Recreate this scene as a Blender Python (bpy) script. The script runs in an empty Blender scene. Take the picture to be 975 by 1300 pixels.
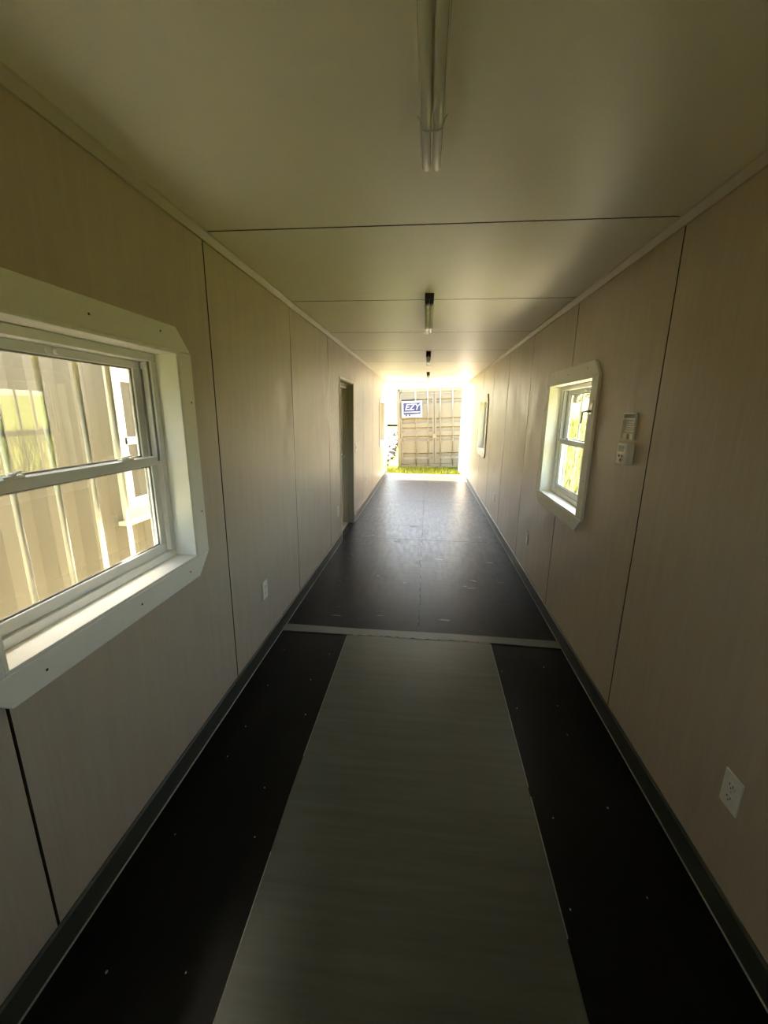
import bpy, bmesh, math, random
from mathutils import Vector, Matrix
random.seed(7)
sc = bpy.context.scene
col = sc.collection
W, H = 2.092, 2.434            # finished inside width and height (m); x 0..W, y forward, z up
END = 10.35                    # open end of the corridor
S = 1.2192                     # 4 ft panel module

# ------------------------------------------------------------------ camera
F_PX, PITCH, YAW, ROLL = 519.4, 0.2382, -0.1002, 0.0122
CAM = Vector((1.0622, -0.8106, 1.6369))
cy_, sy_, cp_, sp_ = math.cos(YAW), math.sin(YAW), math.cos(PITCH), math.sin(PITCH)
fw = Vector((sy_ * cp_, cy_ * cp_, -sp_)); r0 = Vector((cy_, -sy_, 0)); u0 = r0.cross(fw)
rt = math.cos(ROLL) * r0 + math.sin(ROLL) * u0; up = -math.sin(ROLL) * r0 + math.cos(ROLL) * u0
cd = bpy.data.cameras.new('camera'); cam = bpy.data.objects.new('camera', cd); col.objects.link(cam)
cd.sensor_fit = 'HORIZONTAL'; cd.sensor_width = 36; cd.lens = F_PX / 975 * 36
cd.clip_start = 0.02; cd.clip_end = 400
M = Matrix((rt, up, -fw)).transposed().to_4x4(); M.translation = CAM; cam.matrix_world = M
sc.camera = cam

# ------------------------------------------------------------------ sky, sun, exposure
SUN_DIR = Vector((0.38, -1.15, -2.45)).normalized()      # the way the sunlight travels
wd = bpy.data.worlds.new('sky'); sc.world = wd; wd.use_nodes = True
wn = wd.node_tree; bg = wn.nodes['Background']
sky = wn.nodes.new('ShaderNodeTexSky'); sky.sky_type = 'NISHITA'; sky.sun_disc = False
sky.sun_elevation = math.asin(-SUN_DIR.z); sky.sun_rotation = math.atan2(-SUN_DIR.x, -SUN_DIR.y)
sky.air_density = 1.0; sky.dust_density = 3.0; sky.ozone_density = 1.0
warm = wn.nodes.new('ShaderNodeMix'); warm.data_type = 'RGBA'; warm.blend_type = 'MULTIPLY'; warm.inputs[0].default_value = 1
warm.inputs[7].default_value = (1, .93, .80, 1); wn.links.new(sky.outputs[0], warm.inputs[6]); wn.links.new(warm.outputs[2], bg.inputs[0]); bg.inputs[1].default_value = 0.36
sl = bpy.data.lights.new('sun', 'SUN'); sl.energy = 17.0; sl.angle = 0.02; sl.color = (1, .90, .74)
so = bpy.data.objects.new('sun', sl); col.objects.link(so)
so.rotation_euler = SUN_DIR.to_track_quat('-Z', 'Y').to_euler(); so.location = (-6, 14, 20)
vs = sc.view_settings
vs.view_transform = 'Standard'; vs.look = 'None'; vs.gamma = 1; vs.use_curve_mapping = False
vs.exposure = 3.65
try:
    c = sc.cycles
    c.max_bounces = 24; c.diffuse_bounces = 16; c.glossy_bounces = 8; c.transmission_bounces = 8
    c.transparent_max_bounces = 24; c.caustics_reflective = False; c.caustics_refractive = False
    c.sample_clamp_indirect = 8; c.use_denoising = True
except Exception:
    pass

# ------------------------------------------------------------------ materials
MATS = {}
def mat(name, color, rough=.5, spec=.5, metal=0, noise=None, bump=None, trans=0, ior=1.45):
    """noise = (scale xyz, detail, colour b, lo, hi); bump = (scale xyz, strength, distance)"""
    m = bpy.data.materials.new(name); m.use_nodes = True
    nt = m.node_tree; b = nt.nodes['Principled BSDF']
    b.inputs['Base Color'].default_value = (*color, 1); b.inputs['Roughness'].default_value = rough
    b.inputs['Specular IOR Level'].default_value = spec; b.inputs['Metallic'].default_value = metal
    b.inputs['IOR'].default_value = ior
    if trans: b.inputs['Transmission Weight'].default_value = trans
    def coords(scale):
        tc = nt.nodes.new('ShaderNodeTexCoord'); mp = nt.nodes.new('ShaderNodeMapping')
        mp.inputs['Scale'].default_value = scale; nt.links.new(tc.outputs['Object'], mp.inputs['Vector']); return mp
    if noise:
        scale, detail, cb, lo, hi = noise
        n = nt.nodes.new('ShaderNodeTexNoise'); n.inputs['Scale'].default_value = 1; n.inputs['Detail'].default_value = detail
        n.inputs['Roughness'].default_value = .65
        nt.links.new(coords(scale).outputs[0], n.inputs['Vector'])
        r = nt.nodes.new('ShaderNodeMapRange'); r.inputs[1].default_value = lo; r.inputs[2].default_value = hi
        nt.links.new(n.outputs[0], r.inputs[0])
        mx = nt.nodes.new('ShaderNodeMix'); mx.data_type = 'RGBA'
        mx.inputs[6].default_value = (*color, 1); mx.inputs[7].default_value = (*cb, 1)
        nt.links.new(r.outputs[0], mx.inputs[0]); nt.links.new(mx.outputs[2], b.inputs['Base Color'])
    if bump:
        scale, st, dist = bump
        n = nt.nodes.new('ShaderNodeTexNoise'); n.inputs['Scale'].default_value = 1; n.inputs['Detail'].default_value = 4
        nt.links.new(coords(scale).outputs[0], n.inputs['Vector'])
        bp = nt.nodes.new('ShaderNodeBump'); bp.inputs['Strength'].default_value = st; bp.inputs['Distance'].default_value = dist
        nt.links.new(n.outputs[0], bp.inputs['Height']); nt.links.new(bp.outputs[0], b.inputs['Normal'])
    MATS[name] = m; return m

def rough_noise(m, scale, lo, hi):
    nt = m.node_tree; b = nt.nodes['Principled BSDF']
    tc = nt.nodes.new('ShaderNodeTexCoord'); mp = nt.nodes.new('ShaderNodeMapping'); mp.inputs['Scale'].default_value = scale
    n = nt.nodes.new('ShaderNodeTexNoise'); n.inputs['Scale'].default_value = 1; n.inputs['Detail'].default_value = 5
    r = nt.nodes.new('ShaderNodeMapRange'); r.inputs[1].default_value = .3; r.inputs[2].default_value = .7
    r.inputs[3].default_value = lo; r.inputs[4].default_value = hi
    nt.links.new(tc.outputs['Object'], mp.inputs[0]); nt.links.new(mp.outputs[0], n.inputs['Vector'])
    nt.links.new(n.outputs[0], r.inputs[0]); nt.links.new(r.outputs[0], b.inputs['Roughness'])

wall_m = mat('tan_wallboard', (.555, .467, .355), .42, .5, noise=((22, 22, 2.2), 7, (.49, .41, .31), .35, .75), bump=((60, 60, 7), .25, .004))
rough_noise(wall_m, (10, 10, 2), .32, .52)
ceil_m = mat('ceiling_board', (.87, .83, .715), .42, .9, noise=((1.5, 3, 3), 4, (.84, .80, .685), .45, .8))
white_m = mat('white_painted_wood', (.90, .88, .80), .5, .5, noise=((5, 5, 5), 4, (.86, .84, .755), .4, .8))
vinyl_m = mat('white_vinyl', (.80, .80, .76), .35, .5)
track_m = mat('grey_track', (.32, .32, .30), .5)
cove_m = mat('cove_strip', (.56, .50, .40), .5)
groove_m = mat('dark_filler', (.035, .026, .016), .8)
edge_m = mat('raw_board_edge', (.07, .052, .035), .8)
base_m = mat('grey_green_base', (.058, .060, .044), .5, .4, noise=((6, 6, 6), 4, (.046, .048, .034), .4, .7))
caulk_m = mat('caulk', (.30, .295, .26), .5)
floor_m = mat('black_floor_paint', (.007, .006, .005), .28, .13, noise=((2.2, .9, 1), 5, (.02, .018, .016), .5, .8), bump=((5, 18, 8), .22, .004))
rough_noise(floor_m, (22, 5, 4), .30, .40)
plate_m = mat('grey_green_plate', (.105, .110, .084), .33, .6, noise=((1.2, 22, 1), 4, (.070, .072, .054), .35, .75), bump=((3, 60, 3), .12, .003))
strip_m = mat('grey_strip', (.16, .16, .145), .45)
plastic_m = mat('white_plastic', (.86, .84, .76), .35)
dark_m = mat('dark_slot', (.02, .018, .015), .6)
black_m = mat('black_cap', (.018, .016, .013), .5)
metal_m = mat('brushed_metal', (.55, .54, .52), .35, .5, 1)
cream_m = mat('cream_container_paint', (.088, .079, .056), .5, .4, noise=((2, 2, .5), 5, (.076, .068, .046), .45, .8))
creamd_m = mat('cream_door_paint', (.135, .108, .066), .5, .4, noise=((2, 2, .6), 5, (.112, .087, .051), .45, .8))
doorm_m = mat('door_paint', (.50, .47, .38), .5)
bar_m = mat('cream_bar_paint', (.42, .39, .29), .4)
darkglass_m = mat('dark_window_glass', (.05, .045, .035), .08, .5)
blue_m = mat('sign_blue', (.007, .006, .04), .5)
signw_m = mat('sign_white', (.24, .24, .25), .5)
rubber_m = mat('black_rubber', (.02, .02, .02), .6)
grass_m = mat('grass_ground', (.06, .07, .005), .9, .1, noise=((.9, .9, .9), 8, (.085, .083, .011), .4, .65), bump=((9, 9, 9), .5, .1))
blade_m = mat('grass_blade', (.085, .095, .003), .7, .2, noise=((3, 3, 3), 3, (.115, .117, .006), .4, .7))
leaf_m = mat('leaf', (.16, .185, .011), .7, .2, noise=((1, 1, 1), 3, (.21, .225, .018), .4, .7))
bark_m = mat('bark', (.16, .12, .08), .9)
stone_m = mat('pale_stone', (.085, .08, .076), .85, .2, noise=((6, 6, 6), 4, (.035, .033, .031), .4, .75))
gravel_m = mat('gravel_ground', (.52, .47, .38), .95, .1, noise=((14, 14, 14), 5, (.42, .37, .29), .4, .7))
skin_m = mat('outer_skin', (.42, .38, .28), .6)
bounce_m = mat('bounce_gravel', (.38, .34, .265), .95, .1, noise=((14, 14, 14), 5, (.30, .265, .20), .4, .7))  # for the added ground strips that bounce sunlight indoors
bldg_m = mat('white_siding', (.42, .41, .38), .6)
steel_m = mat('pale_steel', (.74, .72, .64), .4)

glass_m = bpy.data.materials.new('clear_glass'); glass_m.use_nodes = True
nt = glass_m.node_tree; nt.nodes.clear()
out = nt.nodes.new('ShaderNodeOutputMaterial'); mix = nt.nodes.new('ShaderNodeMixShader')
tr = nt.nodes.new('ShaderNodeBsdfTransparent'); tr.inputs[0].default_value = (.95, .97, .95, 1)
gl = nt.nodes.new('ShaderNodeBsdfGlossy'); gl.inputs['Roughness'].default_value = .01
lw = nt.nodes.new('ShaderNodeLayerWeight'); lw.inputs[0].default_value = .5
pw = nt.nodes.new('ShaderNodeMath'); pw.operation = 'POWER'; pw.inputs[1].default_value = 4
ma = nt.nodes.new('ShaderNodeMath'); ma.operation = 'MULTIPLY_ADD'; ma.inputs[1].default_value = .92; ma.inputs[2].default_value = .06
nt.links.new(lw.outputs['Facing'], pw.inputs[0]); nt.links.new(pw.outputs[0], ma.inputs[0]); nt.links.new(ma.outputs[0], mix.inputs[0])
nt.links.new(tr.outputs[0], mix.inputs[1]); nt.links.new(gl.outputs[0], mix.inputs[2]); nt.links.new(mix.outputs[0], out.inputs[0])
MATS['glass'] = glass_m
tube_m = mat('clear_tube', (.86, .85, .80), .12, .6, trans=.25)
clear_m = mat('clear_plastic', (.60, .53, .42), .25, .6)

# ------------------------------------------------------------------ mesh helpers
def box(bm, x0, x1, y0, y1, z0, z1, mi=0):
    v = [bm.verts.new(p) for p in ((x0, y0, z0), (x1, y0, z0), (x1, y1, z0), (x0, y1, z0), (x0, y0, z1), (x1, y0, z1), (x1, y1, z1), (x0, y1, z1))]
    for q in ((3, 2, 1, 0), (4, 5, 6, 7), (0, 1, 5, 4), (1, 2, 6, 5), (2, 3, 7, 6), (3, 0, 4, 7)):
        bm.faces.new([v[i] for i in q]).material_index = mi
def prism(bm, poly, axis, a, b, mi=0):
    """extrude a 2-D polygon; axis 'x': poly is (y, z); 'y': (x, z); 'z': (x, y)"""
    def P(p, t): return {'x': (t, p[0], p[1]), 'y': (p[0], t, p[1]), 'z': (p[0], p[1], t)}[axis]
    A = [bm.verts.new(P(p, a)) for p in poly]; B = [bm.verts.new(P(p, b)) for p in poly]
    n = len(poly)
    fs = [bm.faces.new(A), bm.faces.new(B[::-1])] + [bm.faces.new((A[(i + 1) % n], A[i], B[i], B[(i + 1) % n])) for i in range(n)]
    for f_ in fs: f_.material_index = mi
    bmesh.ops.recalc_face_normals(bm, faces=fs)
def tube(bm, p, q, r, seg=12, dome=False, mi=0):
    p, q = Vector(p), Vector(q); d = (q - p).normalized()
    a = d.orthogonal().normalized(); b = d.cross(a)
    rings = [(p, r), (q, r)]
    if dome: rings += [(q + d * r * .5, r * .87), (q + d * r * .87, r * .5), (q + d * r * .97, r * .2)]
    vs_ = [[bm.verts.new(c_ + (a * math.cos(t) + b * math.sin(t)) * rr) for t in [2 * math.pi * i / seg for i in range(seg)]] for c_, rr in rings]
    fs = [bm.faces.new(vs_[0]), bm.faces.new(vs_[-1])]
    for A, B in zip(vs_, vs_[1:]):
        for i in range(seg): fs.append(bm.faces.new((A[i], A[(i + 1) % seg], B[(i + 1) % seg], B[i])))
    for f_ in fs:
        f_.material_index = mi
        f_.smooth = len(f_.verts) == 4
    bmesh.ops.recalc_face_normals(bm, faces=fs)
def BM(): return bmesh.new()
def obj(name, bm, m, parent=None, bevel=0):
    me = bpy.data.meshes.new(name); bm.to_mesh(me); bm.free()
    for k in (m if isinstance(m, (list, tuple)) else [m]): me.materials.append(k)
    o = bpy.data.objects.new(name, me); col.objects.link(o)
    if parent: o.parent = parent
    if bevel:
        b = o.modifiers.new('bevel', 'BEVEL'); b.width = bevel; b.segments = 2; b.limit_method = 'ANGLE'
    return o
def bx(name, m, dims, parent=None, bevel=0):
    bm = BM(); box(bm, *dims); return obj(name, bm, m, parent, bevel)
def tag(o, label=None, cat=None, group=None, kind=None):
    for k, v in (('label', label), ('category', cat), ('group', group), ('kind', kind)):
        if v: o[k] = v
    return o
def empty(name, loc=(0, 0, 0), rot=(0, 0, 0)):
    o = bpy.data.objects.new(name, None); col.objects.link(o); o.location = loc; o.rotation_euler = rot
    o.empty_display_size = .1; return o

# ------------------------------------------------------------------ openings
LWIN1, LDOOR, LWIN2 = (0.0, .905, .97, 1.875), (4.25, 5.15, 0, 2.025), (8.50, 9.41, .97, 1.875)
RWIN1, RWIN2 = (1.968, 2.895, .97, 1.875), (6.60, 7.55, .97, 1.875)
BACK = -2.0
def cells(y0, y1, z0, z1, holes):
    ys = sorted({y0, y1, *[h for o in holes for h in o[:2] if y0 < h < y1]})
    zs = sorted({z0, z1, *[h for o in holes for h in o[2:] if z0 < h < z1]})
    for a, b in zip(ys, ys[1:]):
        run = None
        for c_, d in zip(zs, zs[1:]):
            m_ = ((a + b) / 2, (c_ + d) / 2)
            if any(o[0] < m_[0] < o[1] and o[2] < m_[1] < o[3] for o in holes):
                if run: yield (a, b, *run); run = None
            else: run = (run[0], d) if run else (c_, d)
        if run: yield (a, b, *run)
SKIN = .172                                    # how far the steel skin stands behind the wallboard
def wall(name, label, side, holes):
    sg = -1 if side == 'L' else 1; X = 0 if side == 'L' else W
    bm = BM()
    for a, b, c_, d in cells(BACK - .1, END, -.12, H + .12, holes):
        x0, x1 = sorted((X + sg * .012, X + sg * .15)); box(bm, x0, x1, a, b, c_, d, 0)
        x0, x1 = sorted((X + sg * .15, X + sg * SKIN)); box(bm, x0, x1, a, b, c_, d, 1)
    w = tag(obj(name, bm, [groove_m, skin_m]), label, 'wall', kind='structure')
    bounds = [BACK] + [S * k for k in range(-1, 9)] + [END]
    for a, b in zip(bounds, bounds[1:]):
        bm = BM()
        g0 = .0045 if a != BACK else 0; g1 = .0045 if b != END else 0
        x0, x1 = sorted((X, X + sg * .0118))
        for q in cells(a + g0, b - g1, .0, H, holes): box(bm, x0, x1, *q)
        bm.normal_update()
        for f_ in bm.faces:
            if abs(f_.normal.y) > .9: f_.material_index = 1
        obj('wall_panel', bm, [wall_m, edge_m], w)
    return w
wall('wall_left', 'tan wallboard wall with windows and the recessed door, left of the corridor', 'L', [LWIN1, LDOOR, LWIN2])
wall('wall_right', 'tan wallboard wall with two windows and the thermostat, right of the corridor', 'R', [RWIN1, RWIN2])
bm = BM()
for q in ((0, .70, 0, H), (1.40, W, 0, H), (.70, 1.40, 1.9, H), (.70, 1.40, 0, 1.3)): box(bm, q[0], q[1], BACK - .1, BACK, q[2], q[3])  # opening added to let fill daylight into the near end
tag(obj('wall_back', bm, wall_m), 'tan end wall behind the viewer, with a window added for fill light', 'wall', kind='structure')

# floor
fl = tag(bx('floor', groove_m, (-.012, W + .012, BACK - .1, END, -.16, -.0185)), 'black painted plywood floor with a grey-green centre plate', 'floor', kind='structure')
ys = [BACK, -.47, 1.97, 4.41, 6.85, 9.29, END]
for a, b in zip(ys, ys[1:]):
    for x0, x1 in ((.0, 1.0495), (1.0515, W)):
        bx('floor_sheet', floor_m, (x0, x1, a + .001, b - .001, -.018, 0), fl, .001)
bm = BM(); rnd = random.Random(3)
prism(bm, [(.521, 1.93), (.52, .6), (.538, -.05), (.535, -1.9), (1.57, -1.9), (1.566, 0), (1.572, .75), (1.580, 1.944)], 'z', .0005, .006)
plate = tag(obj('floor_plate', bm, plate_m, fl, .0015), 'grey-green centre plate')
bm = BM()
for a, b, x, t in ((1.93, .75, 1.5795, 1.574), (.70, .2, 1.5735, 1.57), (1.92, .8, .5205, .5205), (.35, -.3, .5285, .543)):
    prism(bm, [(x - .0015, a), (x + .0015, a), (t + .0015, b), (t - .0015, b)], 'z', .0004, .0075)
x = .56
while x < 1.55:
    l = rnd.uniform(.02, .09); box(bm, x, min(x + l, 1.57), 1.934, 1.941, .0004, .0085); x += l + rnd.uniform(.01, .05)
obj('caulk_bead', bm, caulk_m, plate)
bm = BM(); prism(bm, [(.012, 1.937), (.55, 1.938), (.9, 1.946), (1.55, 1.95), (W - .012, 1.937), (W - .012, 2.032), (1.3, 2.04), (.6, 2.03), (.012, 2.037)], 'z', .0004, .0055)
obj('joint_strip', bm, strip_m, fl)
bm = BM(); bm2 = BM()
def dot(b_, x, y, r):
    prism(b_, [(x + r * math.cos(t), y + r * 1.3 * math.sin(t)) for t in [k * math.pi / 3 for k in range(6)]], 'z', .0003, .0012)
for y in [2.15 + .3 * k for k in range(26)]:
    for x in (.06, .55, 1.025, 1.075, 1.55, 2.03):
        if rnd.random() < .75: dot(bm, x + rnd.uniform(-.02, .02), y + rnd.uniform(-.05, .05), rnd.uniform(.006, .011))
for y in (4.35, 4.47, 6.79, 6.91):
    for k in range(9):
        if rnd.random() < .7: dot(bm, .1 + .235 * k, y + rnd.uniform(-.01, .01), .006)
sf = BM(); y = 2.08
while y < 4.35:
    l = rnd.uniform(.03, .16); box(sf, 1.0485 + rnd.uniform(-.001, .001), 1.0525, y, y + l, .0002, .0012); y += l + rnd.uniform(.02, .12)
for k in range(46):                                        # pale scuffs where sheets meet
    yy = rnd.choice((2.3, 3.0, 3.6, 4.41, 4.41, 4.6, 5.0)) + rnd.uniform(-.12, .12); xx = rnd.uniform(.15, 1.9); l = rnd.uniform(.02, .12)
    prism(sf, [(xx, yy), (xx + l, yy + rnd.uniform(-.015, .015)), (xx + l, yy + .006), (xx + l * .4, yy + .010)], 'z', .0002, .0008)
tag(obj('floor_scuffs', sf, mat('scuff', (.13, .13, .12), .5), fl), kind='stuff')
s_ = tag(obj('screw_holes', bm, dark_m, fl), kind='stuff')
for y in [-.3 + .33 * k for k in range(7)]:
    for x in (.14, .42, 1.64, 1.86):
        if rnd.random() < .8: dot(bm2, x + rnd.uniform(-.04, .04), y + rnd.uniform(-.08, .08), rnd.uniform(.002, .0042))
tag(obj('screw_heads', bm2, metal_m, fl), kind='stuff')

# ceiling
ce = tag(bx('ceiling', groove_m, (-.012, W + .012, BACK - .1, END, H + .014, H + .12)), 'pale satin board ceiling with cross joints', 'ceiling', kind='structure')
bounds = [BACK] + [S * k for k in range(-1, 9)] + [END]
for a, b in zip(bounds, bounds[1:]):
    bm = BM(); box(bm, 0, W, a + .005, b - .005, H, H + .0138); bm.normal_update()
    for f_ in bm.faces:
        if abs(f_.normal.y) > .9: f_.material_index = 1
    obj('ceiling_panel', bm, [ceil_m, edge_m], ce)
# cove strips and baseboards
bm = BM(); prism(bm, [(0.0002, H - .036), (.010, H - .036), (.030, H - .010), (.030, H - .0002), (.0002, H - .0002)], 'y', BACK, END)
tag(obj('trim_1', bm, cove_m), 'cove strip along the left wall and ceiling joint', 'trim', kind='structure')
bm = BM(); prism(bm, [(W - .0002, H - .036), (W - .010, H - .036), (W - .030, H - .010), (W - .030, H - .0002), (W - .0002, H - .0002)], 'y', BACK, END)
tag(obj('trim_2', bm, cove_m), 'cove strip along the right wall and ceiling joint', 'trim', kind='structure')
def baseboard(name, label, side, runs):
    bm = BM(); cb = BM(); sg = 1 if side == 'L' else -1; X = 0 if side == 'L' else W
    for a, b in runs:
        prism(bm, [(X + sg * .0002, .001), (X + sg * .010, .001), (X + sg * .010, .100), (X + sg * .004, .108), (X + sg * .0002, .108)], 'y', a, b)
        prism(cb, [(X + sg * .0101, .0004), (X + sg * .0135, .0004), (X + sg * .0101, .006)], 'y', a, b)
    o = tag(obj(name, bm, base_m), label, 'baseboard', kind='structure'); obj('caulk_bead', cb, caulk_m, o)
baseboard('baseboard_left', 'grey-green baseboard along the left wall', 'L', [(BACK, LDOOR[0] - .03), (LDOOR[1] + .03, END)])
baseboard('baseboard_right', 'grey-green baseboard along the right wall', 'R', [(BACK, END)])

# ------------------------------------------------------------------ windows (built in a local frame: y along, x = depth into the wall)
def window(name, label, side, op, hook=False, nbars=6):
    sg = -1 if side == 'L' else 1; X = 0 if side == 'L' else W
    y0, y1, z0, z1 = op
    def D(a, b): return sorted((X + sg * a, X + sg * b))      # depth a..b into the wall (negative = into the room)
    def bxd(nm, m, a, b, *r, parent=None, bevel=0):
        bm_ = BM(); x0, x1 = D(a, b); box(bm_, x0, x1, *r); return obj(nm, bm_, m, parent, bevel)
    # outer vinyl frame: the root
    bm = BM(); fx = D(.078, .165); t = .032
    for q in ((y0 + .013, y1 - .013, z0 + .013, z0 + .013 + t), (y0 + .013, y1 - .013, z1 - .013 - t, z1 - .013), (y0 + .013, y0 + .013 + t, z0 + .013 + t, z1 - .013 - t), (y1 - .013 - t, y1 - .013, z0 + .013 + t, z1 - .013 - t)):
        box(bm, *fx, *q)
    root = tag(obj(name, bm, vinyl_m, None, .003), label, 'window', kind='structure')
    # octagonal casing boards on the wall face
    c_, w = .095, .095; a, b = D(-.019, -.0003)
    Y0, Y1, Z0, Z1 = y0 - w, y1 + w, z0 - w, z1 + w; e = .0006
    boards = [[(Y0 + c_, Z1), (Y1 - c_, Z1), (Y1 - .001, Z1 - c_ + .001), (y1, z1), (y0, z1), (Y0 + .001, Z1 - c_ + .001)],
              [(Y0 + c_, Z0), (Y1 - c_, Z0), (Y1 - .001, Z0 + c_ - .001), (y1, z0), (y0, z0), (Y0 + .001, Z0 + c_ - .001)],
              [(Y0, z0 + e), (y0, z0 + e), (y0, z1 - e), (Y0, z1 - e)], [(Y1, z0 + e), (y1, z0 + e), (y1, z1 - e), (Y1, z1 - e)]]
    for p_ in boards:
        bm = BM(); prism(bm, p_, 'x', a, b); obj('casing_board', bm, white_m, root, .003)
    bm = BM()
    for yy, zz in ((Y0 + .2, Z1 - .04), (Y1 - .2, Z1 - .035), (Y1 - .55, Z1 - .05), (Y1 - .17, Z0 + .05), (Y0 + .2, Z0 + .045), (Y0 + .6, Z0 + .05), (Y1 - .03, Z0 + .3), (Y1 - .03, Z1 - .3), (Y0 + .035, Z0 + .35), (Y0 + .035, Z1 - .25)):
        tube(bm, (X - sg * .0188, yy, zz), (X - sg * .0197, yy, zz), .0042, 8)
    tag(obj('nail_heads', bm, dark_m, root), kind='stuff')
    # reveal boards lining the opening
    for q in ((y0, y1, z0 + .0003, z0 + .012), (y0, y1, z1 - .012, z1 - .0003), (y0 + .0003, y0 + .012, z0 + .0125, z1 - .0125), (y1 - .012, y1 - .0003, z0 + .0125, z1 - .0125)):
        bxd('reveal_board', white_m, -.018, .170, *q, parent=root, bevel=.002)
    i0, i1, j0, j1 = y0 + .046, y1 - .046, z0 + .046, z1 - .046; zm = (z0 + z1) / 2
    # jamb tracks
    for yy in ((i0 - .0005, i0 + .010), (i1 - .010, i1 + .0005)):
        bm = BM()
        for d0, d1 in ((.086, .090), (.118, .122), (.150, .154)):
            box(bm, *D(d0, d1), *yy, zm if d0 < .1 else j0, j1)
        obj('jamb_track', bm, track_m, root)
        cy = sum(yy) / 2
        bxd('track_stop', vinyl_m, .091, .117, yy[0], yy[1], j1 - .03, j1 - .004, parent=root)
    def sash(nm, d0, d1, za, zb, rb, rt_):
        s = .038
        bm = BM(); x0, x1 = D(d0, d1)
        box(bm, x0, x1, i0 + .011, i1 - .011, za, za + rb); box(bm, x0, x1, i0 + .011, i1 - .011, zb - rt_, zb)
        box(bm, x0, x1, i0 + .011, i0 + .011 + s, za + rb, zb - rt_); box(bm, x0, x1, i1 - .011 - s, i1 - .011, za + rb, zb - rt_)
        so_ = obj(nm, bm, vinyl_m, root, .003)
        dm = (d0 + d1) / 2
        bxd('pane', MATS['glass'], dm - .0015, dm + .0015, i0 + .011 + s - .004, i1 - .011 - s + .004, za + rb - .004, zb - rt_ + .004, parent=so_)
        bm = BM(); g = .006; A = (i0 + .011 + s, i1 - .011 - s, za + rb, zb - rt_); xx = D(d0 + .008, d0 + .0125)
        for q in ((A[0], A[1], A[2], A[2] + g), (A[0], A[1], A[3] - g, A[3]), (A[0], A[0] + g, A[2], A[3]), (A[1] - g, A[1], A[2], A[3])): box(bm, *xx, *q)
        obj('gasket', bm, track_m, so_)
        return so_
    us = sash('upper_sash', .124, .148, zm - .015, j1, .035, .030)
    ls = sash('lower_sash', .091, .116, j0, zm + .020, .040, .036)
    for f_ in (.22, .78):                                     # sash locks on the meeting rail
        yy = i0 + (i1 - i0) * f_; bm = BM()
        box(bm, *D(.094, .114), yy - .032, yy + .032, zm + .0203, zm + .027); tube(bm, (X + sg * .104, yy, zm + .027), (X + sg * .104, yy, zm + .034), .011, 10)
        prism(bm, [(yy, zm + .030), (yy + .03, zm + .034), (yy + .03, zm + .039), (yy, zm + .036)], 'x', *D(.099, .109)); obj('sash_lock', bm, white_m, ls)
    yy = (i0 + i1) / 2; bm = BM(); box(bm, *D(.117, .1235), yy - .03, yy + .03, j1 - .024, j1 - .012); tube(bm, (X + sg * .106, yy, j1 - .018), (X + sg * .118, yy, j1 - .018), .008, 8)
    obj('tilt_latch', bm, vinyl_m, us)
    # security bars outside on a steel rail; unseen cap added to shade the sill
    bar = bxd('shade_cap', bar_m, SKIN + .0005, .36, y0 - .06, y1 + .06, z1 + .004, z1 + .026, parent=root)
    bxd('bar_rail', bar_m, SKIN + .0005, .222, y0 - .06, y1 + .06, z0 - .03, z0 - .002, parent=root)
    for k in range(nbars):
        yb = y0 + .155 * k + (.0 if side == 'R' else .0) + .0
        if not y0 + .03 < yb < y1 - .02: continue
        bm = BM(); tube(bm, (X + sg * .205, yb, z0 - .002), (X + sg * .205, yb, z1 + .004), .0095, 12); obj('security_bar', bm, bar_m, bar)
    if hook:
        bm = BM(); yy, zz = y0 - .045, 1.66; xf = X - sg * .0195
        tube(bm, (xf, yy, zz), (xf - sg * .028, yy, zz), .008, 10); tube(bm, (xf - sg * .024, yy, zz), (xf - sg * .03, yy + .06, zz - .005), .006, 8)
        tube(bm, (xf - sg * .03, yy + .06, zz - .005), (xf - sg * .03, yy + .065, zz - .075), .006, 8)
        box(bm, *sorted((xf, xf - sg * .004)), yy - .02, yy + .02, zz - .02, zz + .045); obj('wall_hook', bm, metal_m, root)
    return root
window('window_1', 'large sash window with white octagonal casing nearest on the left wall', 'L', LWIN1)
window('window_2', 'sash window with white octagonal casing beside the thermostat on the right wall', 'R', RWIN1, hook=True)
window('window_3', 'far sash window with octagonal casing on the right wall near the open end', 'R', RWIN2)
window('window_4', 'far sash window with white casing on the left wall beyond the door', 'L', LWIN2)

bm = BM()
for q in ((.701, .75, 1.301, 1.899), (1.35, 1.399, 1.301, 1.899), (.75, 1.35, 1.301, 1.35), (.75, 1.35, 1.85, 1.899), (.75, 1.35, 1.58, 1.62)): box(bm, q[0], q[1], BACK - .08, BACK - .02, q[2], q[3])
bw = tag(obj('fill_window', bm, vinyl_m, None, .003), 'white framed window added in the unseen end wall for fill daylight', 'window', kind='structure')  # added out of view so daylight fills the near end
for a, b in ((1.35, 1.58), (1.62, 1.85)): bx('pane', glass_m, (.746, 1.354, BACK - .052, BACK - .048, a - .004, b + .004), bw)

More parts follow.
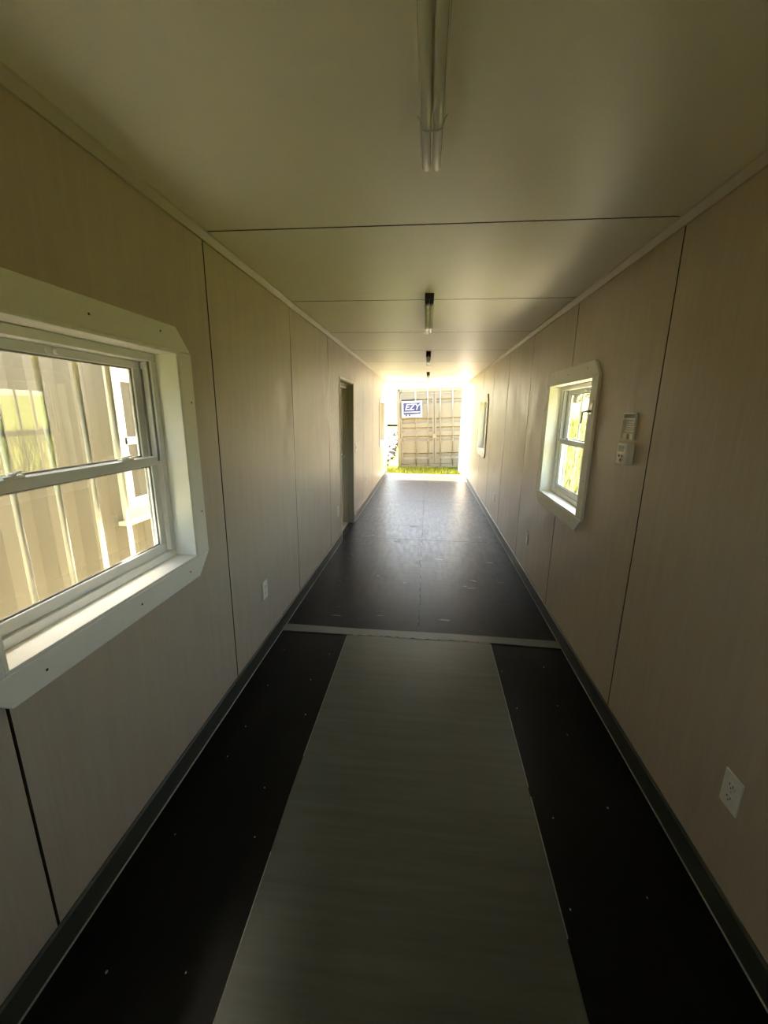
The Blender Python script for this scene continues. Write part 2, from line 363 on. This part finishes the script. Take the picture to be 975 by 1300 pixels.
# ------------------------------------------------------------------ recessed door on the left wall
y0, y1, z0, z1 = LDOOR
bm = BM(); t = .012
for a, b, ins in ((-.071, -.0005, .0), (-.170, -.0715, .03)):     # liner, then the steel frame standing a little proud
    box(bm, a, b, y0 + .0005, y0 + t + ins, 0.002, z1 - .0005); box(bm, a, b, y1 - t - ins, y1 - .0005, .002, z1 - .0005)
    box(bm, a, b, y0 + t + ins, y1 - t - ins, z1 - t - ins, z1 - .0005)
dr = tag(obj('door_1', bm, doorm_m), 'recessed grey-green door with lever handle in the left wall', 'door', kind='structure')
bm = BM()
for q in ((y0 - .028, y0, .0, z1 + .028), (y1, y1 + .028, .0, z1 + .028), (y0, y1, z1, z1 + .028)): box(bm, .0003, .008, *q)
obj('casing', bm, white_m, dr, .001)
bm = BM(); prism(bm, [(-.189, .0005), (-.072, .0005), (-.072, .012), (-.10, .022), (-.189, .022)], 'y', y0 + .045, y1 - .045); obj('threshold', bm, steel_m, dr)
leaf = bx('leaf', doorm_m, (-.199, -.155, y0 + .046, y1 - .046, .026, z1 - .046), dr, .002)
bm = BM(); hy, hz = y1 - .105, 1.02
tube(bm, (-.155, hy, hz), (-.148, hy, hz), .032, 16); tube(bm, (-.148, hy, hz), (-.100, hy, hz), .010, 10); tube(bm, (-.102, hy + .008, hz), (-.102, hy - .115, hz), .0095, 10, True)
obj('lever_handle', bm, metal_m, leaf)
bm = BM(); tube(bm, (-.155, hy, hz + .14), (-.142, hy, hz + .14), .026, 14); obj('deadbolt', bm, metal_m, leaf)
bx('weather_strip', steel_m, (-.150, -.085, y0 + .25, y1 - .06, z1 - .066, z1 - .0435), dr)

# ------------------------------------------------------------------ ceiling lights
def ceiling_light(y, label):
    r_ = tag(empty('ceiling_light', (1.047, y, H)), label, 'light', 'twin tube lights down the ceiling')
    L_ = 1.2
    bm = BM(); prism(bm, [(-.030, 0), (.030, 0), (.030, -.022), (.014, -.034), (-.014, -.034), (-.030, -.022)], 'y', .10, .98); obj('channel', bm, plastic_m, r_)
    for x in (-.0158, .0158):
        bm = BM(); tube(bm, (x, .08, -.050), (x, L_ - .014, -.050), .0138, 16, True); tb = obj('tube', bm, tube_m, r_)
        bm = BM(); tube(bm, (x, .0, -.050), (x, .081, -.050), .0146, 16); obj('end_cap', bm, black_m, tb)
        bm = BM(); tube(bm, (x, .07, -.0475), (x, L_ - .02, -.0475), .0035, 8); obj('led_strip', bm, plastic_m, tb)
    bx('end_bracket', black_m, (-.031, .031, .0, .10, -.036, -.0002), r_)
    for yy in (.20, L_ - .205):
        bm = BM(); pts = [(-.040, -.030), (-.033, -.040), (-.026, -.062), (-.016, -.066), (.016, -.066), (.026, -.062), (.033, -.040), (.040, -.030)]
        for p_, q_ in zip(pts, pts[1:]): tube(bm, (p_[0], yy, p_[1]), (q_[0], yy, q_[1]), .0016, 6)
        obj('wire_clip', bm, metal_m, r_)
    for x in (-.0325, .0325):
        bm = BM(); tube(bm, (x, .15, -.040), (x, L_ - .04, -.040), .0011, 6); obj('guard_wire', bm, metal_m, r_)
for y, l in ((-.50, 'twin tube light overhead, nearest, running out of the top of the picture'), (2.27, 'second twin tube light along the ceiling, with black near end caps'),
             (4.98, 'third twin tube light along the ceiling, small in the distance'), (7.8, 'farthest twin tube light, a dark dot near the open end')):
    ceiling_light(y, l)

# ------------------------------------------------------------------ outlets, switch, thermostat
def plate_(kind, side, y, z, label):
    sg = 1 if side == 'L' else -1
    r_ = tag(empty(kind, (0 if side == 'L' else W, y, z), (0, 0, 0 if side == 'L' else math.pi)), label, 'outlet' if kind == 'wall_outlet' else 'switch', 'white wall plates' if kind == 'wall_outlet' else None)
    bm = BM(); prism(bm, [(-.039, -.063), (.039, -.063), (.039, .063), (-.039, .063)], 'x', .0003, .0065); obj('plate', bm, plastic_m, r_, .003)
    if kind == 'wall_outlet':
        for zz in (-.0225, .0225):
            bm = BM(); prism(bm, [(.0165 * math.cos(t_) , zz + max(-.0135, min(.0135, .0175 * math.sin(t_)))) for t_ in [k * math.pi / 8 for k in range(16)]], 'x', .0064, .009); rc = obj('receptacle', bm, plastic_m, r_)
            bm = BM(); box(bm, .0088, .0093, -.0085, -.0058, zz - .001, zz + .008); box(bm, .0088, .0093, .0058, .0085, zz - .001, zz + .008); tube(bm, (.0088, 0, zz - .007), (.0093, 0, zz - .007), .0028, 8); obj('slots', bm, dark_m, rc)
        bm = BM(); tube(bm, (.0064, 0, 0), (.0075, 0, 0), .0032, 8); obj('screw', bm, metal_m, r_)
    else:
        bm = BM(); box(bm, .0064, .009, -.006, .006, -.012, .012); prism(bm, [(-.004, -.002), (.004, -.002), (.004, .008), (-.004, .008)], 'x', .009, .018); obj('toggle', bm, plastic_m, r_)
plate_('wall_outlet', 'L', 1.68, .455, 'white outlet low on the left wall nearest the viewer')
plate_('wall_outlet', 'L', 4.03, .445, 'white outlet low on the left wall just before the recessed door')
plate_('wall_outlet', 'L', 6.45, .45, 'white outlet low on the left wall beyond the recessed door')
plate_('wall_outlet', 'R', .378, .452, 'large white outlet in the foreground, low on the right wall')
plate_('wall_outlet', 'R', 3.20, .45, 'white outlet low on the right wall just past the nearer right window')
plate_('wall_outlet', 'R', 5.27, .44, 'white outlet low on the right wall before the farther right window')
plate_('light_switch', 'L', 5.36, 1.12, 'white toggle switch on the left wall at the far side of the door')

th = tag(empty('thermostat', (W, 1.409, 1.448), (0, 0, math.pi)), 'white wall thermostat with small display beside the nearer right window', 'thermostat')
bm = BM(); box(bm, .0003, .037, -.0535, .0535, -.054, .054); obj('housing', bm, plastic_m, th, .004)
bm = BM(); box(bm, .037, .0378, -.036, .022, .010, .040); sc_ = obj('display', bm, track_m, th)
bm = BM(); box(bm, .0378, .0382, -.030, .010, .015, .035); obj('screen', bm, mat('lcd', (.30, .31, .25), .3), sc_)
for yy, zz, r in ((-.018, -.012, .006), (.016, -.012, .006), (.002, -.032, .008)):
    bm = BM(); tube(bm, (.0368, yy, zz), (.041, yy, zz), r, 10); obj('button', bm, track_m, th)
hd = tag(empty('plastic_holder', (W, 1.432, 1.585), (0, 0, math.pi)), 'clear plastic bracket on the right wall above the thermostat', 'bracket')
bm = BM(); box(bm, .0003, .003, -.064, .064, -.066, .066); obj('backplate', bm, clear_m, hd, .001)
bm = BM()
for q in ((-.064, .064, .060, .066), (-.064, .064, .034, .039), (-.064, -.058, .039, .060), (.058, .064, .039, .060)): box(bm, .003, .012, *q)
obj('slot_rim', bm, plastic_m, hd)
bx('inner_pocket', track_m, (.003, .0045, -.052, .052, .041, .058), hd)
for a in ((-.064, -.060), (.060, .064)): bx('side_rail', plastic_m, (.003, .014, *a, -.060, .030), hd)
for a in ((-.055, -.015), (.020, .058)): bx('mounting_tab', plastic_m, (.003, .010, *a, -.066, -.038), hd, .002)
bm = BM()
for a in range(5): box(bm, .003, .004, -.04, .04 - .012 * (a % 2), .018 - .011 * a, .021 - .011 * a)
obj('embossed_ridges', bm, plastic_m, hd)

# ------------------------------------------------------------------ end frame and open door leaf
bm = BM()
box(bm, -.19, -.03, END, END + .15, -.16, H + .12); box(bm, W + .03, W + .19, END, END + .15, -.16, H + .12)
box(bm, -.03, W + .03, END, END + .15, H - .03, H + .12); box(bm, -.03, W + .03, END, END + .10, -.16, -.004)
tag(obj('trim_3', bm, steel_m), 'pale steel end frame around the open end', 'frame', kind='structure')
dl = empty('door_2', (W + .03, END + .16, 0), (0, 0, math.radians(4)))
tag(dl, 'white steel door leaf standing open outside the far end, right side', 'door', kind='structure')
bm = BM(); box(bm, 0, .05, 0, 1.12, -.05, 2.42); obj('leaf', bm, steel_m, dl, .004)
for z_ in (.3, 1.2, 2.1): bx('hinge', steel_m, (-.02, .02, -.03, .06, z_ - .05, z_ + .05), dl)

# ------------------------------------------------------------------ shipping containers outside
def corrugated(bm, x, y0, y1, z0, z1, depth, period=.278):
    """vertical trapezoid ribs on the plane x, ribs pushed by depth"""
    y = y0; prof = []
    while y < y1 - period:
        prof += [(y, 0), (y + .070, 0), (y + .138, depth), (y + .210, depth)]; y += period
    prof += [(y, 0), (y1, 0)]
    A = [bm.verts.new((x + d, yy, z0)) for yy, d in prof]; B = [bm.verts.new((x + d, yy, z1)) for yy, d in prof]
    for i in range(len(prof) - 1): bm.faces.new((A[i], A[i + 1], B[i + 1], B[i]))
nb = tag(empty('shipping_container', (-1.0, -1.0, -.25)), 'cream corrugated container standing close outside the left window', 'container')
NL, NH = 12.19, 2.9
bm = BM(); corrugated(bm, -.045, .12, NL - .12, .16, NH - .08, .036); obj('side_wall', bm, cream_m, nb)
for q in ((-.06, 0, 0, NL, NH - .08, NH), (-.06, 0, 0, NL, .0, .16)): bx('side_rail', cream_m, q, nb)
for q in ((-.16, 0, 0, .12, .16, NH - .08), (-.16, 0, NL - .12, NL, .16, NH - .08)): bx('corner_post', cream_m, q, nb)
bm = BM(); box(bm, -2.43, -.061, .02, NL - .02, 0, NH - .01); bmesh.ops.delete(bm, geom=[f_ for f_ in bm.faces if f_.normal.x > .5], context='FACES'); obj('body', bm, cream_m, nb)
wy0, wz0 = 2.83, 1.22                                         # its own window, local
wr = bx('window', bar_m, (-.02, .012, wy0 - .085, wy0 + .985, wz0 - .085, wz0 - .0), nb)
bm = BM()
for q in ((wy0 - .085, wy0 + .985, wz0 + .9, wz0 + .985), (wy0 - .085, wy0, wz0, wz0 + .9), (wy0 + .9, wy0 + .985, wz0, wz0 + .9)): box(bm, -.03, .010, *q)
obj('window_trim', bm, bar_m, wr)
bm = BM(); box(bm, -.03, .045, wy0 - .12, wy0 + 1.02, wz0 - .115, wz0 - .085); obj('window_sill', bm, bar_m, wr)
bm = BM()
for q in ((wy0, wy0 + .9, wz0, wz0 + .05), (wy0, wy0 + .9, wz0 + .43, wz0 + .48), (wy0, wy0 + .9, wz0 + .85, wz0 + .9), (wy0, wy0 + .04, wz0 + .05, wz0 + .85), (wy0 + .86, wy0 + .9, wz0 + .05, wz0 + .85)): box(bm, -.03, -.004, *q)
obj('window_sash', bm, vinyl_m, wr)
for a in ((wz0 + .05, wz0 + .43), (wz0 + .48, wz0 + .85)): bx('pane', darkglass_m, (-.03, -.018, wy0 + .04, wy0 + .86, *a), wr)

# container at the far end, doors towards us, leaning a little
fc = empty('shipping_container', (1.36, 13.0, -.14), (0, math.radians(-2.6), 0))
tag(fc, 'tan container with closed corrugated doors and locking bars beyond the open end', 'container')
CW, CH, CL = 2.44, 2.59, 6.06; hw = CW / 2
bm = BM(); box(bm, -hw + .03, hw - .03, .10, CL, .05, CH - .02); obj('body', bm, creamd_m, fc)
for a in (-hw, hw - .10): bx('corner_post', creamd_m, (a, a + .10, 0, .16, .12, CH - .12), fc)
bm = BM(); box(bm, -hw + .17, hw - .17, .01, .13, CH - .13, CH - .005); obj('header', bm, creamd_m, fc)
bm = BM(); box(bm, -hw + .17, hw - .17, .0, .13, .0, .13); obj('sill', bm, creamd_m, fc)
for sx in (-1, 1):
    for z in (0, CH - .118):
        bm = BM(); x0, x1 = sorted((sx * hw, sx * (hw - .165))); box(bm, x0, x1, -.006, .165, z, z + .118); cc = obj('corner_casting', bm, creamd_m, fc, .004)
        bm = BM(); cx = sx * (hw - .085); prism(bm, [(cx + .03 * math.cos(t_), z + .06 + .042 * math.sin(t_)) for t_ in [k * math.pi / 6 for k in range(12)]], 'y', -.0085, -.006); obj('hole', bm, dark_m, cc)
grooves = [(2.24, .10), (1.63, .12), (1.345, .12), (1.05, .12), (.50, .14)]
for sx in (-1, 1):
    xa, xb = sorted((sx * .008, sx * (hw - .11)))
    prof = [(.05, .15)]
    for zc, hgt in reversed(grooves): prof += [(.05, zc - hgt - .05), (.095, zc - hgt + .0), (.095, zc - .03), (.05, zc)]
    prof += [(.05, CH - .14)]
    bm = BM(); A = [bm.verts.new((xa + .05, y, z)) for y, z in prof]; B = [bm.verts.new((xb - .05, y, z)) for y, z in prof]
    for i in range(len(prof) - 1): bm.faces.new((A[i], B[i], B[i + 1], A[i + 1]))
    leaf_ = obj('door_leaf', bm, creamd_m, fc)
    bm = BM(); box(bm, xa, xa + .06, .03, .10, .14, CH - .135); box(bm, xb - .06, xb, .03, .10, .14, CH - .135); box(bm, xa + .06, xb - .06, .03, .10, .14, .20); box(bm, xa + .06, xb - .06, .03, .10, CH - .20, CH - .135)
    obj('door_frame', bm, creamd_m, leaf_)
    bm = BM(); box(bm, *sorted((sx * .004, sx * .012)), .028, .032, .14, CH - .135); obj('door_seal', bm, rubber_m, leaf_)
    for xl in (sx * .20, sx * .60):
        bm = BM(); tube(bm, (xl, .005, .06), (xl, .005, CH - .05), .017, 10); lb = obj('locking_bar', bm, creamd_m, leaf_)
        for z in (.35, .9, 1.75, 2.25): bx('bar_bracket', creamd_m, (xl - .035, xl + .035, -.014, .028, z - .035, z + .035), lb)
        bm = BM(); hx = -sx * .0; box(bm, *sorted((xl, xl + sx * .32)), -.03, -.018, 1.00, 1.03); obj('bar_handle', bm, creamd_m, lb)
    for z in (.35, .95, 1.6, 2.2):
        bm = BM(); box(bm, *sorted((sx * (hw - .16), sx * (hw - .03))), -.004, .028, z - .06, z + .06); obj('hinge', bm, creamd_m, leaf_)
bm = BM(); box(bm, -.06, .06, -.03, .03, .98, 1.12); obj('lock_box', bm, creamd_m, fc, .004)

# sign on the left leaf of that container
sg_ = empty('sign', (0, 0, 0)); sg_.matrix_world = fc.matrix_basis @ Matrix.Translation((-.72, -.048, 1.93))
tag(sg_, 'white sign with blue truck logo and slanted white letters on the far container', 'sign')
bm = BM(); box(bm, -.33, .33, -.008, .008, -.26, .26); obj('board', bm, signw_m, sg_)
bm = BM(); prism(bm, [(-.275, -.17), (.275, -.15), (.275, .20), (-.275, .20)], 'y', -.0105, -.0081); obj('blue_panel', bm, blue_m, sg_)
for x in (-.19, -.08):
    bm = BM(); tube(bm, (x, -.0081, -.195), (x, -.0115, -.195), .032, 14); obj('printed_wheel', bm, rubber_m, sg_)
fcu = bpy.data.curves.new('letters', 'FONT'); fcu.body = 'EZY'; fcu.size = .27; fcu.shear = .25; fcu.extrude = .001; fcu.offset = .004; fcu.align_x = 'CENTER'
tmp = bpy.data.objects.new('letters_tmp', fcu); col.objects.link(tmp)
me = bpy.data.meshes.new_from_object(tmp.evaluated_get(bpy.context.evaluated_depsgraph_get())); bpy.data.objects.remove(tmp)
lt = bpy.data.objects.new('lettering', me); col.objects.link(lt); me.materials.clear(); me.materials.append(signw_m)
lt.parent = sg_; lt.location = (.0, -.0118, -.02); lt.rotation_euler = (math.pi / 2, 0, 0)
bm = BM(); box(bm, -.25, .25, -.0118, -.0106, -.105, -.075); obj('white_stripe', bm, signw_m, sg_)

# pale container farther back on the left
pc = tag(empty('shipping_container', (-3.2, 26, .9)), 'pale container far behind on the left, half hidden by the tan one', 'container')
bm = BM(); corrugated(bm, 0, 0, 6, .15, 2.8, .036); w_ = obj('side_wall', bm, bldg_m, pc)
w_.rotation_euler = (0, 0, math.radians(-90)); w_.location = (0, 0, 0)
bm = BM(); box(bm, 0, 6, .05, 2.4, 0, 2.9); obj('body', bm, bldg_m, pc)
for z in (0, 2.75): bx('rail', bldg_m, (0, 6, -.04, .05, z, z + .15), pc)

# ------------------------------------------------------------------ ground
def ghgt(x, y):
    z = -.32
    if x > 3.5: z += min(1.75, (x - 3.5) * .075)
    if y > 15 and x > 4: z += min(1.5, (y - 15) * .06)
    if y > 15 and x < 3: z += min(1.15, (y - 15) * .13)
    return z
bm = BM(); N = 60; vg = {}
for i in range(N + 1):
    for j in range(N + 1):
        x = -60 + 120 * i / N; y = -30 + 120 * j / N
        vg[i, j] = bm.verts.new((x, y, ghgt(x, y) + (random.uniform(-.05, .05) if abs(x) > 5 or y > 14 else 0)))
for i in range(N):
    for j in range(N): bm.faces.new((vg[i, j], vg[i + 1, j], vg[i + 1, j + 1], vg[i, j + 1])).smooth = True
tag(obj('ground', bm, grass_m), 'sunlit yellow-green grass ground around the containers', 'ground', kind='structure')
bm = BM(); prism(bm, [(-.98, -6), (-.2, -6), (-.2, 10.2), (-.98, 10.2)], 'z', -.34, -.30); tag(obj('gravel_path', bm, gravel_m), 'gravel strip in the gap between the two containers', 'path', kind='structure')

bm = BM(); prism(bm, [(-1.5, 10.52), (3.6, 10.52), (3.4, 11.4), (2.2, 11.55), (.9, 11.5), (-.3, 11.6), (-1.6, 11.4)], 'z', -.34, -.285); tag(obj('bounce_apron', bm, bounce_m), 'hidden pale gravel strip added outside the open end to bounce sunlight in', 'path', kind='structure')  # out of view, added to throw sunlight up onto the far ceiling
bm = BM(); prism(bm, [(W + .18, -6), (3.85, -6), (3.9, 3), (3.8, 10.4), (W + .18, 10.4)], 'z', -.34, -.29); tag(obj('bounce_strip', bm, bounce_m), 'hidden pale gravel strip added along the right wall to bounce sunlight in', 'path', kind='structure')  # out of view, added to reflect sun up through the right windows
# grass blades: in front of the far container, and on the right-hand slope
def blades(name, label, n, region, hmin, hmax, wid, seed):
    rr = random.Random(seed); V = []; Fc = []
    for _ in range(n):
        x = rr.uniform(*region[0]); y = rr.uniform(*region[1]); z = ghgt(x, y) - .02
        h = rr.uniform(hmin, hmax); a = rr.uniform(0, 6.283); lean = rr.uniform(.05, .5) * h; la = rr.uniform(0, 6.283)
        dx, dy = math.cos(a) * wid, math.sin(a) * wid; lx, ly = math.cos(la) * lean, math.sin(la) * lean
        k = len(V)
        V += [(x - dx, y - dy, z), (x + dx, y + dy, z), (x + dx * .7 + lx * .4, y + dy * .7 + ly * .4, z + h * .6), (x - dx * .7 + lx * .4, y - dy * .7 + ly * .4, z + h * .6), (x + lx, y + ly, z + h)]
        Fc += [(k, k + 1, k + 2, k + 3), (k + 3, k + 2, k + 4)]
    me = bpy.data.meshes.new(name); me.from_pydata(V, [], Fc); me.materials.append(blade_m)
    o = bpy.data.objects.new(name, me); col.objects.link(o); return tag(o, label, 'grass', kind='stuff')
blades('grass', 'bright yellow-green grass growing in front of the tan container doors', 11000, ((-.55, 3.1), (11.3, 12.75)), .10, .36, .007, 1)
blades('grass', 'long grass on the slope outside the right wall', 16000, ((4.0, 16), (0, 30)), .15, .55, .012, 2)

# rubble bank on the left beyond the opening
bm = BM(); rr = random.Random(5)
for k in range(420):
    y = rr.uniform(14.5, 22); x = rr.uniform(-2.8, -.32); r = rr.uniform(.05, .22)
    z = ghgt(x, y) + r * .3; R_ = Matrix.Rotation(rr.uniform(0, 6), 3, 'Z') @ Matrix.Rotation(rr.uniform(0, 6), 3, 'X')
    g = bmesh.ops.create_icosphere(bm, subdivisions=1, radius=r)['verts']
    s3 = Vector((rr.uniform(.7, 1.4), rr.uniform(.7, 1.3), rr.uniform(.5, .9)))
    for v in g: v.co = R_ @ Vector([a * b * rr.uniform(.85, 1.12) for a, b in zip(v.co, s3)]) + Vector((x, y, z))
tag(obj('rubble', bm, stone_m), 'pale broken stones heaped left of the tan container', 'stones', kind='stuff')

# trees
def tree(x, y, h, rad, label, seed, n=2600):
    rr = random.Random(seed); z = ghgt(x, y)
    t = tag(empty('tree', (x, y, z)), label, 'tree', 'trees around the yard')
    bm = BM(); tube(bm, (0, 0, -.1), (.1, 0, h * .45), rad * .07, 9)
    for k in range(5):
        a = k * 1.3; tube(bm, (.08, 0, h * (.3 + .04 * k)), (math.cos(a) * rad * .5, math.sin(a) * rad * .5, h * (.55 + .05 * k)), rad * .03, 6)
    obj('trunk', bm, bark_m, t)
    cl = [(rr.uniform(-.55, .55) * rad, rr.uniform(-.55, .55) * rad, h * rr.uniform(.30, .85), rad * rr.uniform(.4, .58)) for _ in range(14)]
    V = []; Fc = []
    for _ in range(n):
        c_ = rr.choice(cl); d = Vector((rr.gauss(0, 1), rr.gauss(0, 1), rr.gauss(0, 1))).normalized() * c_[3] * rr.random() ** .35
        p_ = Vector(c_[:3]) + d; s = rr.uniform(.14, .30)
        a = Vector((rr.gauss(0, 1), rr.gauss(0, 1), rr.gauss(0, 1))).normalized(); b = a.orthogonal().normalized()
        k = len(V); V += [p_ - a * s, p_ + b * s * .5, p_ + a * s, p_ - b * s * .5]; Fc.append((k, k + 1, k + 2, k + 3))
    me = bpy.data.meshes.new('crown'); me.from_pydata(V, [], Fc); me.materials.append(leaf_m)
    o = bpy.data.objects.new('crown', me); col.objects.link(o); o.parent = t
tree(-2.6, 34, 7.5, 2.6, 'tree with a yellow-green crown showing above the rubble at top left of the opening', 11)
for x, y, h, r_, l in ((9.0, 49, 6.5, 3.0, 'left tree of the three behind the low white barriers outside the right windows'), (17.2, 48, 6.5, 3.1, 'middle tree of the three behind the low white barriers'),
                       (25.4, 50, 7.0, 3.1, 'right tree of the three behind the low white barriers')):
    tree(x, y, h, r_, l, int(x * 10), 6000)
for k, l in enumerate(('leftmost', 'second from left', 'second from right', 'rightmost')):
    b_ = empty('barrier', (9.5 + 3.1 * k, 40 - .2 * k, ghgt(11 + 3 * k, 40) - .05)); tag(b_, l + ' of the low white barriers outside the nearer right window', 'barrier', 'white barriers on the grass')
    bm = BM(); prism(bm, [(-.3, 0), (.3, 0), (.3, .08), (.17, .28), (.11, .74), (-.11, .74), (-.17, .28), (-.3, .08)], 'x', .02, 3.0); obj('block', bm, bldg_m, b_, .02)
    bm = BM(); box(bm, -.02, 3.04, -.06, .06, .742, .772); obj('cap_rail', bm, bldg_m, b_)
